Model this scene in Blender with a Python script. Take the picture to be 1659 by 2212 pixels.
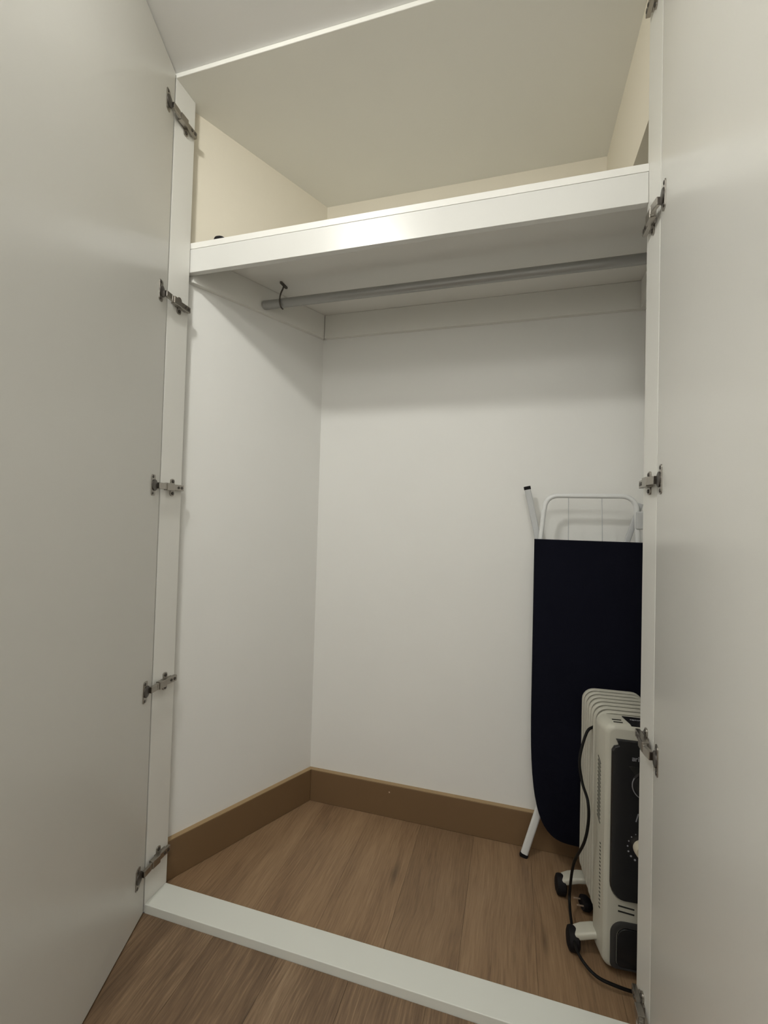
import bpy, bmesh, math, random
from mathutils import Vector, Matrix
random.seed(7)
scene = bpy.context.scene
C = scene.collection
for o in list(bpy.data.objects):
    bpy.data.objects.remove(o)

# ------------------------------------------------------------------ camera
cam_d = bpy.data.cameras.new('camera')
cam = bpy.data.objects.new('camera', cam_d); C.objects.link(cam)
RT = Vector((0.96077262, 0.27597973, 0.02740738))
UP = Vector((-0.02007939, -0.0293439, 0.99936768))
FW = Vector((-0.27660946, 0.96071542, 0.02265131))
m = Matrix((RT, UP, -FW)).transposed().to_4x4()
m.translation = Vector((0.74020, -1.62529, 1.08622))
cam.matrix_world = m
cam_d.sensor_fit = 'HORIZONTAL'; cam_d.sensor_width = 36.0
cam_d.lens = 959.778 / 1659 * 36.0
cam_d.clip_start = 0.01
scene.camera = cam

# ------------------------------------------------------------------ world, exposure, lamp values
w = bpy.data.worlds.new('world'); scene.world = w; w.use_nodes = True
w.node_tree.nodes['Background'].inputs[0].default_value = (0.9, 0.95, 1.0, 1)
w.node_tree.nodes['Background'].inputs[1].default_value = 0.05
scene.view_settings.view_transform = 'Standard'
scene.view_settings.look = 'None'
scene.view_settings.gamma = 1.0
scene.view_settings.use_curve_mapping = False
scene.view_settings.exposure = 0.0
LAMP_POS = (0.10, -1.35, 2.362)
LAMP_R = 0.066
LAMP_STRENGTH = 205.0
LAMP_COLOR = (1.0, 0.995, 0.945)
FILL_POS = (0.80, -2.20, 2.362)  # second dome is an added fill light, out of view behind the camera
FILL_R = 0.32
FILL_STRENGTH = 12.0

# ------------------------------------------------------------------ measured planes
H = 2.35            # closet ceiling
HR = 2.362          # room ceiling
ZR = -0.0097        # room floor
XL, XR = -0.214, 1.0243   # inner faces of the jambs
YF = -0.5966        # front plane
YJL, YJR = -0.515, -0.502
TP = 0.4803         # tan of the slanting left wall
CP, SP = math.cos(0.4476), math.sin(0.4476)
XW = 1.15           # right wall
def wl(y): return TP * y     # x of the left wall plane

# ------------------------------------------------------------------ materials
def new_mat(name):
    mt = bpy.data.materials.new(name); mt.use_nodes = True
    return mt, mt.node_tree, mt.node_tree.nodes['Principled BSDF']
def paint(name, col, rough=0.5, bump=0.02, scale=180.0, spec=0.5, metal=0.0, var=0.03, coat=0.0):
    mt, nt, b = new_mat(name)
    b.inputs['Roughness'].default_value = rough
    b.inputs['Metallic'].default_value = metal
    b.inputs['Specular IOR Level'].default_value = spec
    b.inputs['Coat Weight'].default_value = coat
    tc = nt.nodes.new('ShaderNodeTexCoord')
    n = nt.nodes.new('ShaderNodeTexNoise'); n.inputs['Scale'].default_value = 3.0; n.inputs['Detail'].default_value = 6
    nt.links.new(tc.outputs['Object'], n.inputs['Vector'])
    r = nt.nodes.new('ShaderNodeMapRange')
    r.inputs['To Min'].default_value = 1 - var; r.inputs['To Max'].default_value = 1 + var
    nt.links.new(n.outputs['Fac'], r.inputs['Value'])
    mx = nt.nodes.new('ShaderNodeVectorMath'); mx.operation = 'SCALE'
    mx.inputs[0].default_value = col
    nt.links.new(r.outputs['Result'], mx.inputs['Scale'])
    nt.links.new(mx.outputs[0], b.inputs['Base Color'])
    if bump:
        n2 = nt.nodes.new('ShaderNodeTexNoise'); n2.inputs['Scale'].default_value = scale; n2.inputs['Detail'].default_value = 3
        nt.links.new(tc.outputs['Object'], n2.inputs['Vector'])
        bp = nt.nodes.new('ShaderNodeBump'); bp.inputs['Strength'].default_value = bump; bp.inputs['Distance'].default_value = 0.004
        nt.links.new(n2.outputs['Fac'], bp.inputs['Height'])
        nt.links.new(bp.outputs[0], b.inputs['Normal'])
    return mt
def wood(name, dark, mid, light, rough=0.45, knots=True, ridges=0.0):
    mt, nt, b = new_mat(name)
    N, L = nt.nodes.new, nt.links.new
    b.inputs['Roughness'].default_value = rough
    tc = N('ShaderNodeTexCoord'); oi = N('ShaderNodeObjectInfo')
    geo = N('ShaderNodeNewGeometry')
    off = N('ShaderNodeVectorMath'); off.operation = 'SCALE'; off.inputs[0].default_value = (13.7, 29.1, 5.3)
    L(oi.outputs['Random'], off.inputs['Scale'])
    add = N('ShaderNodeVectorMath'); L(tc.outputs['Object'], add.inputs[0]); L(off.outputs[0], add.inputs[1])
    # slow warp so the grain wanders
    wn = N('ShaderNodeTexNoise'); wn.inputs['Scale'].default_value = 2.2; wn.inputs['Detail'].default_value = 2
    L(add.outputs[0], wn.inputs['Vector'])
    ws = N('ShaderNodeVectorMath'); ws.operation = 'MULTIPLY'; ws.inputs[1].default_value = (0.05, 0, 0)
    L(wn.outputs['Color'], ws.inputs[0])
    add2 = N('ShaderNodeVectorMath'); L(add.outputs[0], add2.inputs[0]); L(ws.outputs[0], add2.inputs[1])
    def stretched(sx, sy, detail, rough_):
        mp = N('ShaderNodeVectorMath'); mp.operation = 'MULTIPLY'; mp.inputs[1].default_value = (sx, sy, 1)
        L(add2.outputs[0], mp.inputs[0])
        n = N('ShaderNodeTexNoise'); n.inputs['Scale'].default_value = 1; n.inputs['Detail'].default_value = detail
        n.inputs['Roughness'].default_value = rough_
        L(mp.outputs[0], n.inputs['Vector']); return n.outputs['Fac']
    broad = stretched(14, 1.6, 4, 0.6)
    fine = stretched(240, 11, 4, 0.65)
    mixf = N('ShaderNodeMath'); mixf.operation = 'MULTIPLY_ADD'; mixf.inputs[1].default_value = 0.52
    L(fine, mixf.inputs[0])
    m2 = N('ShaderNodeMath'); m2.operation = 'MULTIPLY'; m2.inputs[1].default_value = 0.48
    L(broad, m2.inputs[0]); L(m2.outputs[0], mixf.inputs[2])
    ramp = N('ShaderNodeValToRGB')
    e = ramp.color_ramp.elements
    e[0].position = 0.34; e[0].color = dark + (1,)
    e[1].position = 0.66; e[1].color = light + (1,)
    k = e.new(0.5); k.color = mid + (1,)
    L(mixf.outputs[0], ramp.inputs['Fac'])
    # board to board tone
    tone = N('ShaderNodeMapRange'); tone.inputs['To Min'].default_value = 0.9; tone.inputs['To Max'].default_value = 1.08
    L(oi.outputs['Random'], tone.inputs['Value'])
    sc = N('ShaderNodeVectorMath'); sc.operation = 'SCALE'
    L(ramp.outputs['Color'], sc.inputs[0]); L(tone.outputs[0], sc.inputs['Scale'])
    col = sc.outputs[0]
    if knots:
        kp = N('ShaderNodeVectorMath'); kp.operation = 'MULTIPLY'; kp.inputs[1].default_value = (11, 2.6, 1)
        L(add2.outputs[0], kp.inputs[0])
        v = N('ShaderNodeTexVoronoi'); v.inputs['Scale'].default_value = 1.0; v.feature = 'F1'
        L(kp.outputs[0], v.inputs['Vector'])
        kr = N('ShaderNodeMapRange'); kr.inputs['From Min'].default_value = 0.03; kr.inputs['From Max'].default_value = 0.17
        kr.inputs['To Min'].default_value = 0.5; kr.inputs['To Max'].default_value = 1.0
        L(v.outputs['Distance'], kr.inputs['Value'])
        ks = N('ShaderNodeVectorMath'); ks.operation = 'SCALE'
        L(col, ks.inputs[0]); L(kr.outputs[0], ks.inputs['Scale']); col = ks.outputs[0]
    L(col, b.inputs['Base Color'])
    bp = N('ShaderNodeBump'); bp.inputs['Strength'].default_value = 0.12 + ridges; bp.inputs['Distance'].default_value = 0.001
    L(fine, bp.inputs['Height']); L(bp.outputs[0], b.inputs['Normal'])
    return mt
M = {}
M['wall'] = paint('white_wall_paint', (0.84, 0.835, 0.80), 0.55, 0.03, 140)
M['cream'] = paint('cream_plaster', (0.80, 0.745, 0.62), 0.75, 0.10, 60)
M['ceil'] = paint('ceiling_paint', (0.86, 0.85, 0.79), 0.8, 0.05, 120)
M['room'] = paint('room_paint', (0.89, 0.885, 0.87), 0.7, 0.04, 120)
M['lacquer'] = paint('white_lacquer', (0.80, 0.79, 0.74), 0.30, 0.015, 400, 0.5)
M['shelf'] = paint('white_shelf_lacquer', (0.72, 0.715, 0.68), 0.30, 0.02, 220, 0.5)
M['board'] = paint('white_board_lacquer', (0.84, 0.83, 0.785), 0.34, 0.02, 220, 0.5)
M['door'] = paint('door_lacquer', (0.725, 0.715, 0.668), 0.27, 0.012, 500, 0.5)
M['thresh'] = paint('threshold_paint', (0.74, 0.75, 0.69), 0.5, 0.02, 300)
M['base'] = paint('tan_baseboard', (0.185, 0.112, 0.055), 0.45, 0.03, 300, var=0.08)
M['cap'] = paint('light_tan_edge', (0.36, 0.245, 0.125), 0.5, 0.02, 300)
M['wood'] = wood('oak_laminate', (0.165, 0.097, 0.052), (0.262, 0.164, 0.089), (0.34, 0.221, 0.125))
M['wood2'] = wood('ribbed_oak_laminate', (0.10, 0.060, 0.033), (0.19, 0.119, 0.067), (0.33, 0.225, 0.135), ridges=0.5)
M['under'] = paint('subfloor', (0.06, 0.04, 0.025), 0.8, 0)
M['nickel'] = paint('nickel', (0.38, 0.355, 0.32), 0.28, 0, metal=1.0)
M['darkmetal'] = paint('dark_metal', (0.10, 0.09, 0.08), 0.4, 0, metal=0.6)
M['steel'] = paint('rod_steel', (0.36, 0.36, 0.345), 0.4, 0, metal=0.35)
M['whitemetal'] = paint('white_enamel', (0.76, 0.77, 0.76), 0.35, 0)
M['greyplastic'] = paint('grey_plastic', (0.55, 0.56, 0.56), 0.5, 0)
M['black'] = paint('black_rubber', (0.007, 0.006, 0.007), 0.7, 0, spec=0.2)
M['navy'] = paint('navy_cloth', (0.0055, 0.006, 0.012), 0.95, 0.25, 900, 0.1)
M['heater'] = paint('heater_enamel', (0.50, 0.485, 0.41), 0.28, 0)
M['cover'] = paint('heater_plastic', (0.49, 0.475, 0.40), 0.45, 0.01, 600)
M['panel'] = paint('smoked_panel', (0.016, 0.016, 0.017), 0.22, 0)
M['pocket'] = paint('charcoal_plastic', (0.028, 0.027, 0.026), 0.5, 0)
M['slot'] = paint('slot_black', (0.01, 0.01, 0.008), 0.8, 0)
M['knob'] = paint('ivory_knob', (0.66, 0.61, 0.47), 0.4, 0)
M['print'] = paint('grey_print', (0.30, 0.30, 0.32), 0.5, 0)
M['cord'] = paint('cord_black', (0.005, 0.0045, 0.004), 0.6, 0, spec=0.2)
M['brass'] = paint('plug_brass', (0.72, 0.58, 0.44), 0.3, 0, metal=0.7)
for key, st in (('lamp', LAMP_STRENGTH), ('fill_light', FILL_STRENGTH)):
    mt, nt, b = new_mat(key + '_glow')
    b.inputs['Base Color'].default_value = (0.9, 0.88, 0.8, 1)
    b.inputs['Emission Color'].default_value = LAMP_COLOR + (1,)
    b.inputs['Emission Strength'].default_value = st
    M[key] = mt


# ------------------------------------------------------------------ mesh helpers (all in world coordinates)
def bbox_verts(bm, pts):
    v = [bm.verts.new(p) for p in pts]
    for f in ((0, 3, 2, 1), (4, 5, 6, 7), (0, 1, 5, 4), (1, 2, 6, 5), (2, 3, 7, 6), (3, 0, 4, 7)):
        bm.faces.new([v[i] for i in f])
def box(bm, x0, x1, y0, y1, z0, z1):
    bbox_verts(bm, [(x0, y0, z0), (x1, y0, z0), (x1, y1, z0), (x0, y1, z0), (x0, y0, z1), (x1, y0, z1), (x1, y1, z1), (x0, y1, z1)])
def prism(bm, poly, z0, z1):
    a = [bm.verts.new((p[0], p[1], z0)) for p in poly]; b_ = [bm.verts.new((p[0], p[1], z1)) for p in poly]
    bm.faces.new(a[::-1]); bm.faces.new(b_)
    n = len(poly)
    for i in range(n): bm.faces.new((a[i], a[(i + 1) % n], b_[(i + 1) % n], b_[i]))
def obox(bm, O, A, B, Cc, a, b_, c):
    """box in an oblique frame: O origin, unit axes A, B, Cc, ranges a, b_, c"""
    O, A, B, Cc = Vector(O), Vector(A), Vector(B), Vector(Cc)
    P = lambda i, j, k: O + A * a[i] + B * b_[j] + Cc * c[k]
    bbox_verts(bm, [P(0, 0, 0), P(1, 0, 0), P(1, 1, 0), P(0, 1, 0), P(0, 0, 1), P(1, 0, 1), P(1, 1, 1), P(0, 1, 1)])
def tube(bm, pts, r, n=12, cap=True, up=None):
    pts = [Vector(p) for p in pts]
    rr = r if isinstance(r, (list, tuple)) else [r] * len(pts)
    t0 = (pts[1] - pts[0]).normalized()
    ref = Vector((0, 0, 1)) if abs(t0.z) < 0.9 else Vector((1, 0, 0))
    nrm = t0.cross(ref).normalized()
    rings = []
    for i, p in enumerate(pts):
        if i == 0: t = t0
        elif i == len(pts) - 1: t = (pts[i] - pts[i - 1]).normalized()
        else: t = ((pts[i] - pts[i - 1]).normalized() + (pts[i + 1] - pts[i]).normalized()).normalized()
        nrm = (nrm - t * nrm.dot(t)).normalized(); bn = t.cross(nrm)
        rings.append([bm.verts.new(p + (nrm * math.cos(2 * math.pi * k / n) + bn * math.sin(2 * math.pi * k / n)) * rr[i]) for k in range(n)])
    for a, b_ in zip(rings, rings[1:]):
        for k in range(n): bm.faces.new((a[k], a[(k + 1) % n], b_[(k + 1) % n], b_[k]))
    if cap: bm.faces.new(rings[0][::-1]); bm.faces.new(rings[-1])
def spline(P, n=8):
    P = [Vector(p) for p in P]; Q = [P[0] * 2 - P[1]] + P + [P[-1] * 2 - P[-2]]; out = []
    for i in range(1, len(Q) - 2):
        a, b_, c, d_ = Q[i - 1], Q[i], Q[i + 1], Q[i + 2]
        for k in range(n):
            t = k / n
            out.append(0.5 * ((2 * b_) + (c - a) * t + (2 * a - 5 * b_ + 4 * c - d_) * t * t + (3 * b_ - a - 3 * c + d_) * t ** 3))
    out.append(P[-1]); return out
def rrect(x0, x1, z0, z1, r, seg=6):
    """rounded rectangle outline; r = (bl, br, tr, tl)"""
    if not isinstance(r, (tuple, list)): r = (r,) * 4
    out = []
    for (cx, cz, rad, a0) in ((x0 + r[0], z0 + r[0], r[0], 180), (x1 - r[1], z0 + r[1], r[1], 270), (x1 - r[2], z1 - r[2], r[2], 0), (x0 + r[3], z1 - r[3], r[3], 90)):
        for k in range(seg + 1):
            a = math.radians(a0 + 90 * k / seg); out.append((cx + rad * math.cos(a), cz + rad * math.sin(a)))
    return out
def loft(bm, rings, cap0=True, cap1=True):
    R_ = [[bm.verts.new(p) for p in r] for r in rings]; n = len(R_[0])
    for a, b_ in zip(R_, R_[1:]):
        for k in range(n): bm.faces.new((a[k], a[(k + 1) % n], b_[(k + 1) % n], b_[k]))
    if cap0: bm.faces.new(R_[0][::-1])
    if cap1: bm.faces.new(R_[-1])
def lathe(bm, O, axis, prof, n=28):
    O = Vector(O); ax = Vector(axis).normalized()
    ref = Vector((0, 0, 1)) if abs(ax.z) < 0.9 else Vector((1, 0, 0))
    u = ax.cross(ref).normalized(); v = ax.cross(u)
    loft(bm, [[O + ax * h + (u * math.cos(2 * math.pi * k / n) + v * math.sin(2 * math.pi * k / n)) * max(r, 1e-5) for k in range(n)] for r, h in prof])
def B(): return bmesh.new()
def obj(name, bm, mat, parent=None, bevel=0.0, smooth=False, seg=2, xf=None, origin=None):
    if xf is not None: bmesh.ops.transform(bm, matrix=xf, verts=bm.verts)
    bmesh.ops.recalc_face_normals(bm, faces=bm.faces)
    if origin is None:
        xs = [v.co.x for v in bm.verts]; ys = [v.co.y for v in bm.verts]; zs = [v.co.z for v in bm.verts]
        origin = Vector(((min(xs) + max(xs)) / 2, (min(ys) + max(ys)) / 2, min(zs)))
    else: origin = Vector(origin)
    for v in bm.verts: v.co -= origin
    me = bpy.data.meshes.new(name); bm.to_mesh(me); bm.free()
    me.materials.append(M[mat] if isinstance(mat, str) else mat)
    o = bpy.data.objects.new(name, me); C.objects.link(o)
    o['wpos'] = origin[:]
    if parent is not None:
        o.parent = parent; o.location = origin - Vector(parent['wpos'])
    else: o.location = origin
    if bevel:
        md = o.modifiers.new('bevel', 'BEVEL'); md.width = bevel; md.segments = seg; md.limit_method = 'ANGLE'; md.angle_limit = math.radians(40)
    if smooth:
        for p in me.polygons: p.use_smooth = True
        try: me.set_sharp_from_angle(angle=math.radians(35))
        except Exception: pass
    return o
def empty(name, loc, label, cat, group=None):
    o = bpy.data.objects.new(name, None); C.objects.link(o); o.empty_display_size = 0.05
    o.location = loc; o['wpos'] = tuple(loc); tag(o, label, cat, group); return o
def tag(o, label, cat, group=None):
    o['label'] = label; o['category'] = cat
    if group: o['group'] = group
    return o
def struct(name, bm, mat, label, cat, bevel=0.0, parent=None):
    o = obj(name, bm, mat, parent, bevel)
    if parent is None:
        o['kind'] = 'structure'; o['label'] = label; o['category'] = cat
    return o
def BX(*a):
    bm = B(); box(bm, *a); return bm

# ================================================================== SETTING
# --- closet walls
SPLIT = 1.905
bm = B(); box(bm, -0.05, XW + 0.1, 0.0, 0.08, -0.05, SPLIT)
struct('wall_back', bm, 'wall', 'white back wall of the closet below the shelf', 'wall')
bm = B(); box(bm, -0.05, XW + 0.1, 0.0, 0.08, SPLIT, 2.45)
struct('wall_back_upper', bm, 'cream', 'cream plaster back wall above the shelf', 'wall')
def left_prism(z0, z1, t=0.08):
    bm = B()
    n = (-CP * t, SP * t)
    prism(bm, [(0, 0), (n[0], n[1]), (wl(YF) + n[0], YF + n[1]), (wl(YF), YF)], z0, z1); return bm
struct('wall_left', left_prism(-0.05, SPLIT), 'wall', 'white slanting left wall of the closet below the shelf', 'wall')
struct('wall_left_upper', left_prism(SPLIT, 2.45), 'cream', 'cream plaster left wall above the shelf', 'wall')
struct('wall_right', BX(XW, XW + 0.1, YF, 0.0, -0.05, 2.45), 'wall', 'white right wall of the closet hidden behind the right jamb', 'wall')
bm = B(); box(bm, XR + 0.0024, XW, -0.502, 0.0, 2.035, H)
struct('wall_bulkhead', bm, 'cream', 'cream boxed-in beam along the right side above the shelf', 'beam')
bm = B(); box(bm, wl(YF) - 0.15, XW + 0.1, YF, 0.08, H, H + 0.1)
struct('ceiling', bm, 'ceil', 'grey-white closet ceiling with a bright front edge', 'ceiling', 0.0015)
# --- room shell
RX0, RX1, RY0 = -0.36, 2.05, -2.65
struct('ceiling_room', BX(RX0, RX1, RY0, YF - 0.0005, HR, HR + 0.1), 'room', 'white room ceiling in front of the closet', 'ceiling')
struct('wall_room_back', BX(RX0, RX1, RY0 - 0.1, RY0, -0.1, HR), 'room', 'white room wall opposite the closet, behind the viewer', 'wall')
struct('wall_room_left', BX(RX0 - 0.1, RX0, RY0, YF, -0.1, HR), 'room', 'white room wall left of the closet', 'wall')
struct('wall_room_right', BX(RX1, RX1 + 0.1, RY0, YF, -0.1, HR), 'room', 'white room wall right of the closet', 'wall')
struct('wall_front_left', BX(RX0, XL - 0.035, YF, YF + 0.075, -0.1, HR), 'room', 'white room wall beside the left closet jamb', 'wall')
struct('wall_front_right', BX(XR + 0.035, RX1, YF, YF + 0.075, -0.1, HR), 'room', 'white room wall beside the right closet jamb', 'wall')
# --- floors with planks
def plank_mesh(bm, poly, z0, z1): prism(bm, poly, z0, z1)
fl = struct('floor', BX(-0.33, XW, -0.518, 0.0, -0.05, -0.004), 'under', 'brown oak laminate floor inside the closet', 'floor')
PW = 0.187; x = -0.30
while x < XW - 0.01:
    a, b_ = x + 0.0003, min(x + PW, XW) - 0.0003
    # cut each board along the slanting left wall
    pts = []
    y0, y1 = -0.5175, -0.0005
    ya, yb = a / TP, b_ / TP    # y where the wall meets the board edges
    if b_ <= 0:
        pts = [(max(a, wl(y0)), y0), (b_, y0), (b_, max(y0, min(yb, y1)))]
        if a > wl(y0): pts.append((a, ya))
    elif a < 0:
        pts = [(max(a, wl(y0)), y0), (b_, y0), (b_, y1), (0.0, y1)]
        if a > wl(y0): pts.append((a, ya))
    else: pts = [(a, y0), (b_, y0), (b_, y1), (a, y1)]
    if len(pts) >= 3 and b_ > wl(y0):
        bm = B(); prism(bm, pts, -0.004, 0.0); obj('plank', bm, 'wood', fl)
    x += PW
fr = struct('floor_room', BX(RX0, RX1, RY0, YF, -0.06, ZR - 0.004), 'under', 'brown ribbed oak laminate floor in front of the threshold', 'floor')
x = RX0
i = 0
while x < RX1 - 0.01:
    a, b_ = x + 0.0003, min(x + PW, RX1) - 0.0003
    cuts = [RY0, -1.85 + 0.35 * ((i * 37) % 5) / 5, YF - 0.001]
    for y0, y1 in zip(cuts, cuts[1:]):
        bm = B(); box(bm, a, b_, y0 + 0.0003, y1 - 0.0003, ZR - 0.004, ZR); obj('plank', bm, 'wood2', fr)
    x += PW; i += 1
# --- trims
struct('trim_1', BX(XL - 0.035, XL, YF, YJL, ZR, H), 'lacquer', 'white left jamb of the closet opening', 'jamb', 0.001)
struct('trim_2', BX(XR, XR + 0.035, YF, YJR, ZR, H), 'lacquer', 'white right jamb of the closet opening', 'jamb', 0.001)
struct('trim_3', BX(XL, XR, YF, -0.518, -0.02, 0.0125), 'thresh', 'flat white threshold strip across the closet floor', 'threshold', 0.0015)
TB, HB = 0.017, 0.120
bcx = (TB - TB * SP) / CP
def bb_poly(t): return None
bm = B()
pl = [(0, 0), (bcx, -TB), (bcx + (-0.5175 + TB) * TP, -0.5175), (wl(-0.5175), -0.5175)]
prism(bm, pl, 0.0, HB - 0.002)
bbl = struct('baseboard_left', bm, 'base', 'tan brown baseboard along the slanting left wall', 'baseboard', 0.002)
bm = B(); prism(bm, [(0, 0), (XW, 0), (XW, -TB), (bcx, -TB)], 0.0, HB - 0.002)
bbk = struct('baseboard_back', bm, 'base', 'tan brown baseboard along the back wall', 'baseboard', 0.002)
bm = B(); prism(bm, pl, HB - 0.002, HB); obj('top_edge', bm, 'cap', bbl)
bm = B(); prism(bm, [(0, 0), (XW, 0), (XW, -TB), (bcx, -TB)], HB - 0.002, HB); obj('top_edge', bm, 'cap', bbk)
bm = B(); lathe(bm, (0.327, -TB, 0.092), (0, -1, 0), [(0.0025, 0), (0.0025, 0.0008), (0.001, 0.0014)], 10)
obj('nail_head', bm, 'brass', bbk)
struct('baseboard_right', BX(XW - TB, XW, -0.50, -TB, 0, HB), 'base', 'tan brown baseboard on the hidden right wall', 'baseboard', 0.002)

# ================================================================== DOORS WITH HINGES
def make_door(name, label, xh, sgn, ang, zs, gap, width=0.616):
    """sgn +1: left door (hinged on the left jamb), -1: right door.  ang: how far the leaf leans over the opening from straight out"""
    a = math.radians(ang)
    D = Vector((math.sin(a), -math.cos(a), 0)); Nn = Vector((math.cos(a), math.sin(a), 0)) * (1 if sgn > 0 else -1)
    if sgn < 0: Nn = Vector((-math.cos(a), -math.sin(a), 0))
    # inner face normal Nn points to the opening; leaf thickness lies behind it
    O = Vector((xh, YF, 0)) + D * gap
    bm = B(); obox(bm, O, D, Nn, (0, 0, 1), (0, width), (-0.018, 0), (ZR + 0.005, HR - 0.004))
    door = obj(name, bm, 'door', None, 0.001)
    door['kind'] = 'structure'; door['label'] = label; door['category'] = 'door'
    Z = Vector((0, 0, 1)); X = Vector((sgn, 0, 0)); Y = Vector((0, 1, 0))
    for z in zs:
        J = Vector((xh, YF, z)); Q = O + Z * z
        # arm: channel lying on the jamb, stepped
        bm = B()
        obox(bm, J, Y, X, Z, (0.030, 0.077), (0.004, 0.014), (-0.0085, 0.0085))
        obox(bm, J, Y, X, Z, (0.006, 0.034), (0.005, 0.019), (-0.0105, 0.0105))
        # curved link over to the door cup
        p0 = J + Y * 0.010 + X * 0.012; p1 = J - Y * 0.004 + X * 0.016; p2 = Q + D * 0.026 + Nn * 0.008
        for (q0, q1) in ((p0, p1), (p1, p2)):
            t = (q1 - q0); ln = t.length; t.normalize(); nn = t.cross(Z).normalized()
            obox(bm, q0, t, nn, Z, (0, ln), (-0.004, 0.004), (-0.0085, 0.0085))
        arm = obj('hinge', bm, 'nickel', door, 0.0012)
        # mounting plate with two wings
        bm = B()
        obox(bm, J, Y, X, Z, (0.028, 0.066), (0, 0.004), (-0.009, 0.009))
        for s in (-1, 1):
            loft(bm, [[J + Y * (0.0425 + u) + Z * (s * (0.016 + v)) + X * h for u, v in rrect(-0.0075, 0.0075, -0.009, 0.009, 0.0055, 4)] for h in (0, 0.0035)])
        mp = obj('mounting_plate', bm, 'nickel', arm, 0.0006)
        for s in (-1, 1):
            bm = B(); lathe(bm, J + Y * 0.0425 + Z * (s * 0.0175) + X * 0.0035, X, [(0.0046, 0), (0.0046, 0.0015), (0.003, 0.0024)], 14)
            obj('screw', bm, 'darkmetal', arm, smooth=True)
        bm = B(); lathe(bm, J + Y * 0.055 + X * 0.014, X, [(0.004, 0), (0.004, 0.0012), (0.002, 0.0018)], 12)
        obj('screw', bm, 'darkmetal', arm, smooth=True)
        bm = B(); lathe(bm, J + Y * 0.068 + X * 0.014, X, [(0.0045, 0), (0.0045, 0.0008)], 12)
        obj('screw', bm, 'darkmetal', arm, smooth=True)
        # cup flange on the leaf
        bm = B()
        loft(bm, [[Q + D * (0.040 + u) + Z * v + Nn * h for u, v in rrect(-0.011, 0.011, -0.029, 0.029, 0.006, 4)] for h in (0, 0.0022)])
        obj('cup_flange', bm, 'nickel', arm, 0.0005)
        bm = B()
        lathe(bm, Q + D * 0.036 + Nn * 0.002, Nn, [(0.0155, 0), (0.0155, 0.0025), (0.0135, 0.0035)], 22)
        obj('cup', bm, 'darkmetal', arm, smooth=True)
        for s in (-1, 1):
            bm = B(); lathe(bm, Q + D * 0.044 + Z * (s * 0.0225) + Nn * 0.0022, Nn, [(0.004, 0), (0.004, 0.001), (0.002, 0.0018)], 12)
            obj('screw', bm, 'darkmetal', arm, smooth=True)
    return door
make_door('door_1', 'white closet door on the left, swung open, five hinges', XL, 1, 19.5, (2.240, 1.705, 1.170, 0.611, 0.117), 0.0068)
make_door('door_2', 'white closet door on the right, swung wide open', XR, -1, -6.0, (2.258, 1.752, 1.185, 0.640, 0.093), 0.0045)

# ================================================================== SHELF
YA = -0.512
sh = empty('closet_shelf', (0.45, -0.25, 1.807), 'white shelf with a deep front apron spanning the closet', 'shelf')
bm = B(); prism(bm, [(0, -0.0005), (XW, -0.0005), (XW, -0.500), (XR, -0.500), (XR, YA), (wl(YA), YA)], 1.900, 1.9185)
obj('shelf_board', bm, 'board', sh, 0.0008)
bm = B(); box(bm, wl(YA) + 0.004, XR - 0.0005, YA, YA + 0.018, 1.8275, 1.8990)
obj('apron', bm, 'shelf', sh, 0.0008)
bm = B(); box(bm, 0.012, XW - 0.0005, -0.018, -0.0005, 1.808, 1.8995)
obj('cleat', bm, 'lacquer', sh, 0.0006)
t = 0.018
n = (CP * t, -SP * t)
e0 = (n[0] + TP * 0.018 * 0, 0)
bm = B()
# inner face line of the left cleat, clipped at back cleat and apron
def cl_x(y): return wl(y) + t / CP
prism(bm, [(wl(-0.0005) , -0.0005), (cl_x(-0.0185) - 0.0003, -0.0185), (cl_x(-0.493), -0.493), (wl(-0.493), -0.493)], 1.808, 1.8995)
obj('cleat', bm, 'lacquer', sh, 0.0006)
bm = B(); box(bm, XW - 0.018, XW - 0.0005, -0.495, -0.0185, 1.808, 1.8995)
obj('cleat', bm, 'lacquer', sh, 0.0006)
# --- hanging rod
YRD, ZRD, RR = -0.266, 1.834, 0.0150
rod = empty('hanging_rod', (0.5, YRD, ZRD - RR), 'round grey metal hanging rod under the shelf', 'rod')
bm = B(); tube(bm, [(cl_x(YRD) + 0.0003, YRD, ZRD), (XW - 0.0185, YRD, ZRD)], RR, 28)
obj('tube', bm, 'steel', rod, smooth=True)
# --- hook holding the rod
hk = empty('rod_hook', (-0.036, -0.266, 1.815), 'thin dark hook screwed under the shelf at the rod\'s left end', 'hook')
bm = B(); loft(bm, [[(-0.036 + u, -0.264 + v, z) for u, v in rrect(-0.005, 0.005, -0.022, 0.022, 0.0045, 4)] for z in (1.8955, 1.9000)])
obj('plate', bm, 'darkmetal', hk)
hp = [(-0.036, -0.263, 1.898), (-0.036, -0.268, 1.884), (-0.0365, -0.280, 1.862), (-0.0375, -0.2845, 1.842), (-0.0370, -0.2835, 1.825), (-0.0360, -0.277, 1.8145), (-0.0345, -0.267, 1.812)]
bm = B(); tube(bm, spline(hp, 5), 0.0026, 8)
obj('stem', bm, 'darkmetal', hk, smooth=True)
# --- rounded black object on the shelf
bm = B(); lathe(bm, (-0.152, -0.455, 1.9185), (0, 0, 1), [(0.020, 0), (0.0215, 0.006), (0.0215, 0.031), (0.0195, 0.037), (0.013, 0.0415), (0.004, 0.0435)], 28)
ro = obj('rounded_object', bm, 'black', None, smooth=True)
tag(ro, 'small black rounded object peeking over the shelf edge near the left jamb', 'object')

# ================================================================== IRONING BOARD
ib = empty('ironing_board', (0.965, -0.08, 0), 'folded ironing board with navy cover, leaning upright in the right corner', 'ironing board')
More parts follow.
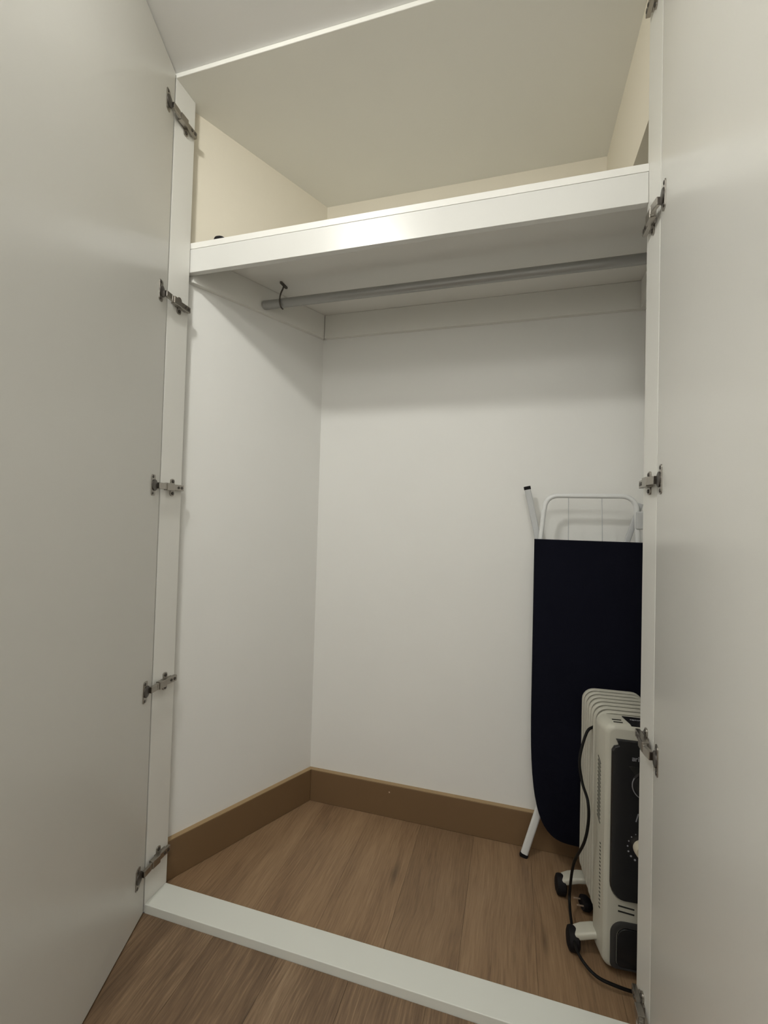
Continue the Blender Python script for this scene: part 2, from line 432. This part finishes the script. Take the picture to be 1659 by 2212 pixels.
# the board leans a little: shear y with height
def lean(p): return Vector((p[0], p[1] + (p[2] - 0.1) * 0.006, p[2]))
XC, HWB = 0.9725, 0.1605
def half_w(z):
    if z >= 0.56: return HWB
    u = (0.56 - z) / (0.56 - 0.104)
    return HWB * max(1 - u ** 3.2, 0.0) ** 0.24
zs = [1.045 - 0.0485 * k for k in range(11)] + [0.54, 0.50, 0.46, 0.42, 0.38, 0.34, 0.30, 0.26, 0.23, 0.20, 0.18, 0.16, 0.145, 0.132, 0.122, 0.116, 0.112, 0.109, 0.107, 0.1056, 0.1047, 0.1042, 0.10404]
def outline(inset):
    L_, R_ = [], []
    for z in zs:
        hw = max(half_w(z) - inset, 0.0008)
        zz = z + inset * (1 if z < 0.3 else -1) * 0.5
        L_.append((XC - hw, zz)); R_.append((XC + hw, zz))
    return L_ + R_[::-1]
bm = B()
prof = [(0.010, -0.096), (0.002, -0.099), (0.0, -0.104), (0.0, -0.113), (0.002, -0.118), (0.008, -0.1205)]
loft(bm, [[lean((x_, y_, z_)) for x_, z_ in outline(i_)] for i_, y_ in prof])
cv = obj('cover', bm, 'navy', ib, smooth=True)
# steel mesh deck behind the cover
bm = B(); loft(bm, [[lean((x_, y_, z_)) for x_, z_ in outline(0.014)] for y_ in (-0.0955, -0.088)])
obj('deck', bm, 'whitemetal', ib)
# U-shaped iron rest
up = []
zt_, zb_ = 1.187, 1.035
xl_, xr_ = 0.8305, 1.1165
rc = 0.040
up.append((xl_ - 0.003, -0.094, zb_ - 0.03)); up.append((xl_, -0.094, zb_))
up.append((xl_ + 0.010, -0.094, zt_ - rc - 0.01))
for k in range(7):
    a = math.radians(180 - 15 * k); up.append((xl_ + 0.012 + rc + rc * math.cos(a), -0.094, zt_ - rc + rc * math.sin(a)))
for k in range(7):
    a = math.radians(90 - 15 * k); up.append((xr_ - 0.006 - rc + rc * math.cos(a), -0.094, zt_ - rc + rc * math.sin(a)))
up.append((xr_, -0.094, zb_)); up.append((xr_ + 0.002, -0.094, zb_ - 0.03))
bm = B(); tube(bm, [lean(p) for p in up], 0.0075, 14)
obj('iron_rest', bm, 'whitemetal', ib, smooth=True)
for x_, x2_ in ((0.9145, 0.9165), (1.0125, 1.0165)):
    bm = B(); tube(bm, [lean((x_, -0.094, zt_ - 0.002)), lean((x2_, -0.094, zb_ - 0.02))], 0.0014, 8)
    obj('rest_wire', bm, 'greyplastic', ib, smooth=True)
def leg(p, q, wd, th, mat, name='leg', cap=None, oval=False):
    p, q = Vector(p), Vector(q); t_ = (q - p).normalized(); n_ = Vector((0, 1, 0)); s_ = t_.cross(n_).normalized()
    n2 = s_.cross(t_)
    L_ = (q - p).length
    bm = B()
    ring = rrect(-wd / 2, wd / 2, -th / 2, th / 2, min(wd, th) * (0.48 if oval else 0.3), 5)
    loft(bm, [[p + t_ * s + s_ * u + n2 * v for u, v in ring] for s in (0, L_)])
    o = obj(name, bm, mat, ib, smooth=True)
    if cap:
        bm = B(); ring = rrect(-wd / 2 - 0.001, wd / 2 + 0.001, -th / 2 - 0.001, th / 2 + 0.001, min(wd, th) * 0.3, 5)
        loft(bm, [[p + t_ * s + s_ * u + n2 * v for u, v in ring] for s in (-0.005, 0.006)])
        obj('end_cap', bm, cap, o)
    return o
# leg whose foot stands out at the lower left
leg((0.8005, -0.062, 0.006), (1.045, -0.050, 0.86), 0.024, 0.015, 'whitemetal', cap='black', oval=True)
# leg whose capped end stands out at the upper left
leg((0.7885, -0.048, 1.215), (1.010, -0.058, 0.20), 0.020, 0.012, 'greyplastic', cap='black')
# second pair, mirrored, mostly hidden by the cover and the jamb
leg((1.128, -0.052, 0.006), (0.93, -0.030, 0.86), 0.024, 0.014, 'whitemetal', cap='black', oval=True)
leg((1.126, -0.070, 1.165), (1.060, -0.072, 0.95), 0.016, 0.010, 'greyplastic')
bm = B(); obox(bm, lean((1.1185, -0.094, 1.085)), (1, 0, 0), (0, 1, 0), (0, 0, 1), (-0.011, 0.011), (-0.012, 0.012), (0, 0.055))
obj('slide_bracket', bm, 'greyplastic', ib, 0.004)

# ================================================================== OIL RADIATOR
HX, HY, HROT = 1.0415, -0.285, math.radians(4.0)
ht = empty('oil_radiator', (HX, HY, 0), 'beige oil-filled radiator on castors with dark control panel', 'heater')
XF = Matrix.Translation((HX, HY, 0)) @ Matrix.Rotation(HROT, 4, 'Z')
HW = 0.0825
def hob(name, bm, mat, parent=ht, bevel=0.0, smooth=False):
    return obj(name, bm, mat, parent, bevel, smooth, xf=XF)
# fins
for k in range(7):
    yc = 0.112 - k * 0.0265
    bm = B()
    z0, z1 = 0.078, 0.612
    def ring(ins, y): return [(u, y, v) for u, v in rrect(-HW + ins, HW - ins, z0 + ins, z1 - ins, (max(0.03 - ins, 0.008), max(0.03 - ins, 0.008), max(0.034 - ins, 0.008), max(0.034 - ins, 0.008)), 6)]
    prof = [(0.040, 0.0085), (0.031, 0.0070), (0.027, 0.0016), (0.0105, 0.0014), (0.0085, 0.0048), (0.0045, 0.0062), (0.0012, 0.0045), (0.0, 0.0018)]
    loft(bm, [ring(a, yc + h) for a, h in prof] + [ring(a, yc - h) for a, h in prof[::-1]])
    hob('fin', bm, 'heater', smooth=True)
# oil tubes joining the fins
for z in (0.13, 0.545):
    bm = B(); tube(bm, [(0, 0.125, z), (0, -0.075, z)], 0.022, 18); hob('header_tube', bm, 'heater', smooth=True)
# front cover
bm = B()
def cring(hw, y, z0=0.018, z1=0.606, r=0.026): return [(u, y, v) for u, v in rrect(-hw, hw, z0, z1, r, 8)]
loft(bm, [cring(0.0785, -0.052, 0.024, 0.600), cring(0.0840, -0.056), cring(0.0845, -0.062), cring(0.0780, -0.1045, 0.019, 0.6045, 0.024), cring(0.0755, -0.1125, 0.021, 0.601, 0.022), cring(0.0690, -0.1170, 0.027, 0.596, 0.018), cring(0.0660, -0.1175, 0.030, 0.593, 0.016)])
cover = hob('front_cover', bm, 'cover', smooth=True)
FY = -0.1175
# smoked control panel, proud, with a notched top-left corner
bm = B()
poly = [(-0.0635, 0.235)]
for k in range(7):
    a = math.radians(180 + 15 * k); poly.append((-0.0315 + 0.032 * math.cos(a), 0.228 + 0.040 * math.sin(a)))
for k in range(7):
    a = math.radians(270 + 15 * k); poly.append((0.0315 + 0.032 * math.cos(a), 0.228 + 0.040 * math.sin(a)))
poly += [(0.0635, 0.545), (0.058, 0.555), (0.048, 0.558), (0.054, 0.572), (-0.054, 0.572), (-0.048, 0.558), (-0.058, 0.555), (-0.0635, 0.545)]
cxp = 0.0; czp = 0.38
def shr(k, y): return [(u * k, y, czp + (v - czp) * (1 - (1 - k) * 0.35)) for u, v in poly]
loft(bm, [shr(1.0, FY + 0.004), shr(1.0, FY - 0.003), shr(0.965, FY - 0.007)])
panel = hob('control_panel', bm, 'panel', bevel=0.0008)
PY = FY - 0.007
# upper dial: recessed dark disc with a thin ring and its dark fin
bm = B(); lathe(bm, (0.014, PY, 0.470), (0, -1, 0), [(0.034, 0), (0.034, 0.002), (0.030, 0.003), (0.028, 0.0012)], 36); hob('dial_ring', bm, 'pocket', panel, smooth=True)
bm = B(); rg = []
for k in range(25):
    a = math.radians(150 + 190 * k / 24); rg.append((0.014 + 0.0325 * math.cos(a), PY - 0.003, 0.470 + 0.0325 * math.sin(a)))
tube(bm, rg, 0.0011, 6); hob('dial_trim', bm, 'print', panel, smooth=True)
bm = B(); lathe(bm, (0.014, PY - 0.001, 0.470), (0, -1, 0), [(0.024, 0), (0.023, 0.010), (0.020, 0.012)], 28); hob('dial_knob', bm, 'slot', panel, smooth=True)
# dark display wedge
bm = B(); loft(bm, [[(u, y, v) for u, v in ((-0.026, 0.512), (0.045, 0.512), (0.045, 0.490), (0.0, 0.476))] for y in (PY + 0.001, PY - 0.0008)]); hob('display', bm, 'slot', panel)
# lower ivory knob
bm = B(); lathe(bm, (0.005, PY, 0.322), (0, -1, 0), [(0.0195, 0), (0.0195, 0.006), (0.0185, 0.015), (0.0165, 0.018), (0.0, 0.0185)], 32)
kn = hob('thermostat_knob', bm, 'knob', panel, smooth=True)
bm = B(); obox(bm, (0.005, PY - 0.0185, 0.322), (0.83, 0, -0.56), (0, -1, 0), (0.56, 0, 0.83), (-0.017, 0.004), (0, 0.0025), (-0.0022, 0.0022)); hob('pointer', bm, 'knob', kn, bevel=0.0006)
# tick dots round the knob
for k in range(9):
    a = math.radians(95 + 21 * k)
    bm = B(); lathe(bm, (0.005 + 0.031 * math.cos(a), PY, 0.322 + 0.034 * math.sin(a)), (0, -1, 0), [(0.0011 + 0.0002 * k, 0), (0.0011 + 0.0002 * k, 0.0005)], 8); hob('tick_mark', bm, 'print', panel)
bm = B(); obox(bm, (-0.006, PY, 0.392), (0.25, 0, 0.97), (0, -1, 0), (-0.97, 0, 0.25), (-0.010, 0.010), (0, 0.0006), (-0.0012, 0.0012)); hob('tick_mark', bm, 'print', panel)
# lettering on the panel: blurred small grey letters
def strokes(segs, x0, z0, s, y, mat, name, parent, tilt=0.0, w_=0.0009):
    bm = B()
    for (ax, az, bx_, bz) in segs:
        p = Vector((x0 + ax * s, y, z0 + az * s)); q = Vector((x0 + bx_ * s, y, z0 + bz * s)); t_ = (q - p)
        l_ = t_.length; t_.normalize(); nn = Vector((-t_.z, 0, t_.x))
        obox(bm, p, t_, nn, (0, -1, 0), (-w_, l_ + w_), (-w_, w_), (0, 0.0005))
    return hob(name, bm, mat, parent)
ari = [(0, .6, .4, .6), (.4, .6, .4, 0), (.4, 0, 0, 0), (0, 0, 0, .3), (0, .3, .4, .3), (.7, 0, .7, .6), (.7, .45, 1.0, .6), (1.3, 0, 1.3, .6), (1.3, .85, 1.3, .9)]
strokes(ari, -0.018, 0.5265, 0.0105, PY - 0.0002, 'print', 'lettering', panel)
# lower pocket with its frame
bm = B()
def pk(ins, y): return [(u, y, v) for u, v in rrect(-0.060 + ins, 0.060 - ins, 0.024 + ins * 0.4, 0.137 - ins, (0.012, 0.012, 0.03 - ins * 0.5, 0.03 - ins * 0.5), 7)]
loft(bm, [pk(0, FY + 0.003), pk(0, FY - 0.002), pk(0.004, FY - 0.004), pk(0.012, FY - 0.004), pk(0.0145, FY + 0.0005)])
pf = hob('cord_pocket', bm, 'pocket', smooth=True)
bm = B(); loft(bm, [pk(0.0145, FY - 0.0005), pk(0.016, FY - 0.0035)]); hob('pocket_door', bm, 'panel', pf, bevel=0.0008)
# slits between panel and pocket, and on the top
for z in (0.1725, 0.160):
    bm = B(); obox(bm, (-0.043, FY, z), (1, 0, -0.10), (0, -1, 0), (0.10, 0, 1), (0, 0.036), (-0.001, 0.0008), (-0.0016, 0.0016)); hob('slit', bm, 'slot', cover)
for y in (-0.088, -0.101):
    bm = B(); box(bm, -0.055, -0.034, y - 0.0013, y + 0.0013, 0.6040, 0.6068 if y > -0.09 else 0.6062); hob('slit', bm, 'slot', cover)
# dark name strip on the sloping top edge
bm = B()
loft(bm, [[(u, -0.066 - 0.044 * v, 0.6068 - (0.0030 if v > 0.5 else 0) + h) for u, v in ((-0.026, 0), (0.06, 0), (0.06, 1), (-0.017, 1))] for h in (-0.003, 0.0012)])
ns = hob('name_strip', bm, 'panel', cover)
bm = B()
xx = -0.012
for k in range(12):
    wd = 0.003 + 0.0012 * ((k * 5) % 3)
    box(bm, xx, xx + wd, -0.0835 - 0.0016 * (k % 2), -0.0810, 0.6068, 0.6071 + 0.0007); xx += wd + 0.0013
hob('lettering', bm, 'print', ns)
# vents on the left and right cover sides
for s in (-1, 1):
    sl = Vector((-s * 0.151, -0.9885, 0)); sn = Vector((s * 0.9885, -0.151, 0))
    P0 = Vector((s * 0.0845, -0.062, 0))
    for k in range(16):
        z = 0.500 - k * 0.0098
        bm = B(); obox(bm, P0 + sl * 0.022 + Vector((0, 0, z)), sl * 0.75 - Vector((0, 0, 0.66)), sn, sl * 0.66 + Vector((0, 0, 0.75)), (-0.011, 0.011), (-0.001, 0.0006), (-0.0014, 0.0014)); hob('vent_slot', bm, 'slot', cover)
    for k in range(18):
        z = 0.300 - k * 0.0092
        bm = B(); obox(bm, P0 + sl * 0.034 + Vector((0, 0, z)), sl, sn, (0, 0, 1), (-0.0028, 0.0028), (-0.001, 0.0006), (-0.0014, 0.0014)); hob('vent_hole', bm, 'slot', cover)
# castors with their brackets
for y in (0.112, -0.064):
    for s in (-1, 1):
        bm = B()
        def bring(x_, zc, hz, hy): return [(s * x_, y + u, zc + v) for u, v in rrect(-hy, hy, -hz, hz, min(hz, hy) * 0.7, 4)]
        loft(bm, [bring(HW - 0.035, 0.062, 0.008, 0.019), bring(HW + 0.004, 0.058, 0.009, 0.020), bring(HW + 0.030, 0.050, 0.010, 0.020), bring(HW + 0.046, 0.044, 0.009, 0.018), bring(HW + 0.055, 0.041, 0.005, 0.013), bring(HW + 0.058, 0.040, 0.002, 0.006)])
        br = hob('castor_bracket', bm, 'cover', smooth=True)
        bm = B()
        lathe(bm, (s * (HW + 0.036), y, 0.0272), (s, 0, 0), [(0.0, 0), (0.021, 0.0), (0.0268, 0.004), (0.0272, 0.020), (0.025, 0.0255), (0.017, 0.029), (0.0, 0.029)], 28)
        hob('wheel', bm, 'black', br, smooth=True)
# power cord and plug (world coordinates)
cp = [(0.968, -0.290, 0.548), (0.946, -0.306, 0.534), (0.9275, -0.322, 0.470), (0.9325, -0.332, 0.415), (0.9385, -0.385, 0.398), (0.9400, -0.392, 0.352),
      (0.9330, -0.378, 0.288), (0.9200, -0.305, 0.182), (0.9170, -0.262, 0.085), (0.9150, -0.270, 0.047), (0.9135, -0.3350, 0.040), (0.9150, -0.392, 0.038), (0.9290, -0.426, 0.034),
      (0.9560, -0.445, 0.026), (0.9950, -0.448, 0.020), (1.040, -0.442, 0.012), (1.085, -0.430, 0.0045), (1.120, -0.405, 0.0045)]
bm = B(); tube(bm, spline(cp, 8), 0.0036, 10)
obj('power_cord', bm, 'cord', ht, smooth=True)
pc = Vector((0.9520, -0.232, 0.027)); pd = Vector((-0.905, -0.30, 0.20)).normalized()
ps = pd.cross(Vector((0, 0, 1))).normalized() * -1; ps = Vector((0.16, -0.975, -0.10)); ps = (ps - pd * ps.dot(pd)).normalized(); pu = pd.cross(ps)
bm = B()
loft(bm, [[pc + pd * s + ps * u * k + pu * v * k for u, v in rrect(-0.019, 0.019, -0.013, 0.013, 0.008, 5)] for s, k in ((0, 0.95), (-0.004, 1.0), (-0.016, 1.0), (-0.030, 0.55), (-0.042, 0.3))])
pg = obj('plug', bm, 'black', ht, smooth=True)
for s in (-1, 1):
    bm = B(); tube(bm, [pc + ps * (s * 0.0105), pc + ps * (s * 0.0105) + pd * 0.0185], 0.0020, 10)
    obj('prong', bm, 'brass', pg, smooth=True)

# ================================================================== CEILING LAMP AND ADDED FILL LIGHT
def make_lamp(name, pos, r, h, mat, label):
    lp = empty(name, pos, label, 'lamp')
    bm = B(); lathe(bm, pos, (0, 0, -1), [(r + 0.018, 0.0), (r + 0.017, 0.004), (r + 0.004, 0.007), (r, 0.004)], 40)
    obj('trim_ring', bm, 'whitemetal', lp, smooth=True)
    bm = B(); lathe(bm, (pos[0], pos[1], pos[2] - 0.0065), (0, 0, -1), [(r, 0.0)] + [(r * math.cos(math.radians(a)), h * math.sin(math.radians(a))) for a in range(10, 91, 10)], 40)
    obj('diffuser', bm, mat, lp, smooth=True)
make_lamp('ceiling_downlight', LAMP_POS, LAMP_R, 0.050, 'lamp', 'small round white ceiling lamp nearest the closet')
make_lamp('added_fill_dome', FILL_POS, FILL_R, 0.07, 'fill_light', 'wide white dome added out of view behind the viewer as fill light')  # added fill, wide so its shadow edges stay soft
for o in bpy.data.objects:
    if 'wpos' in o: del o['wpos']
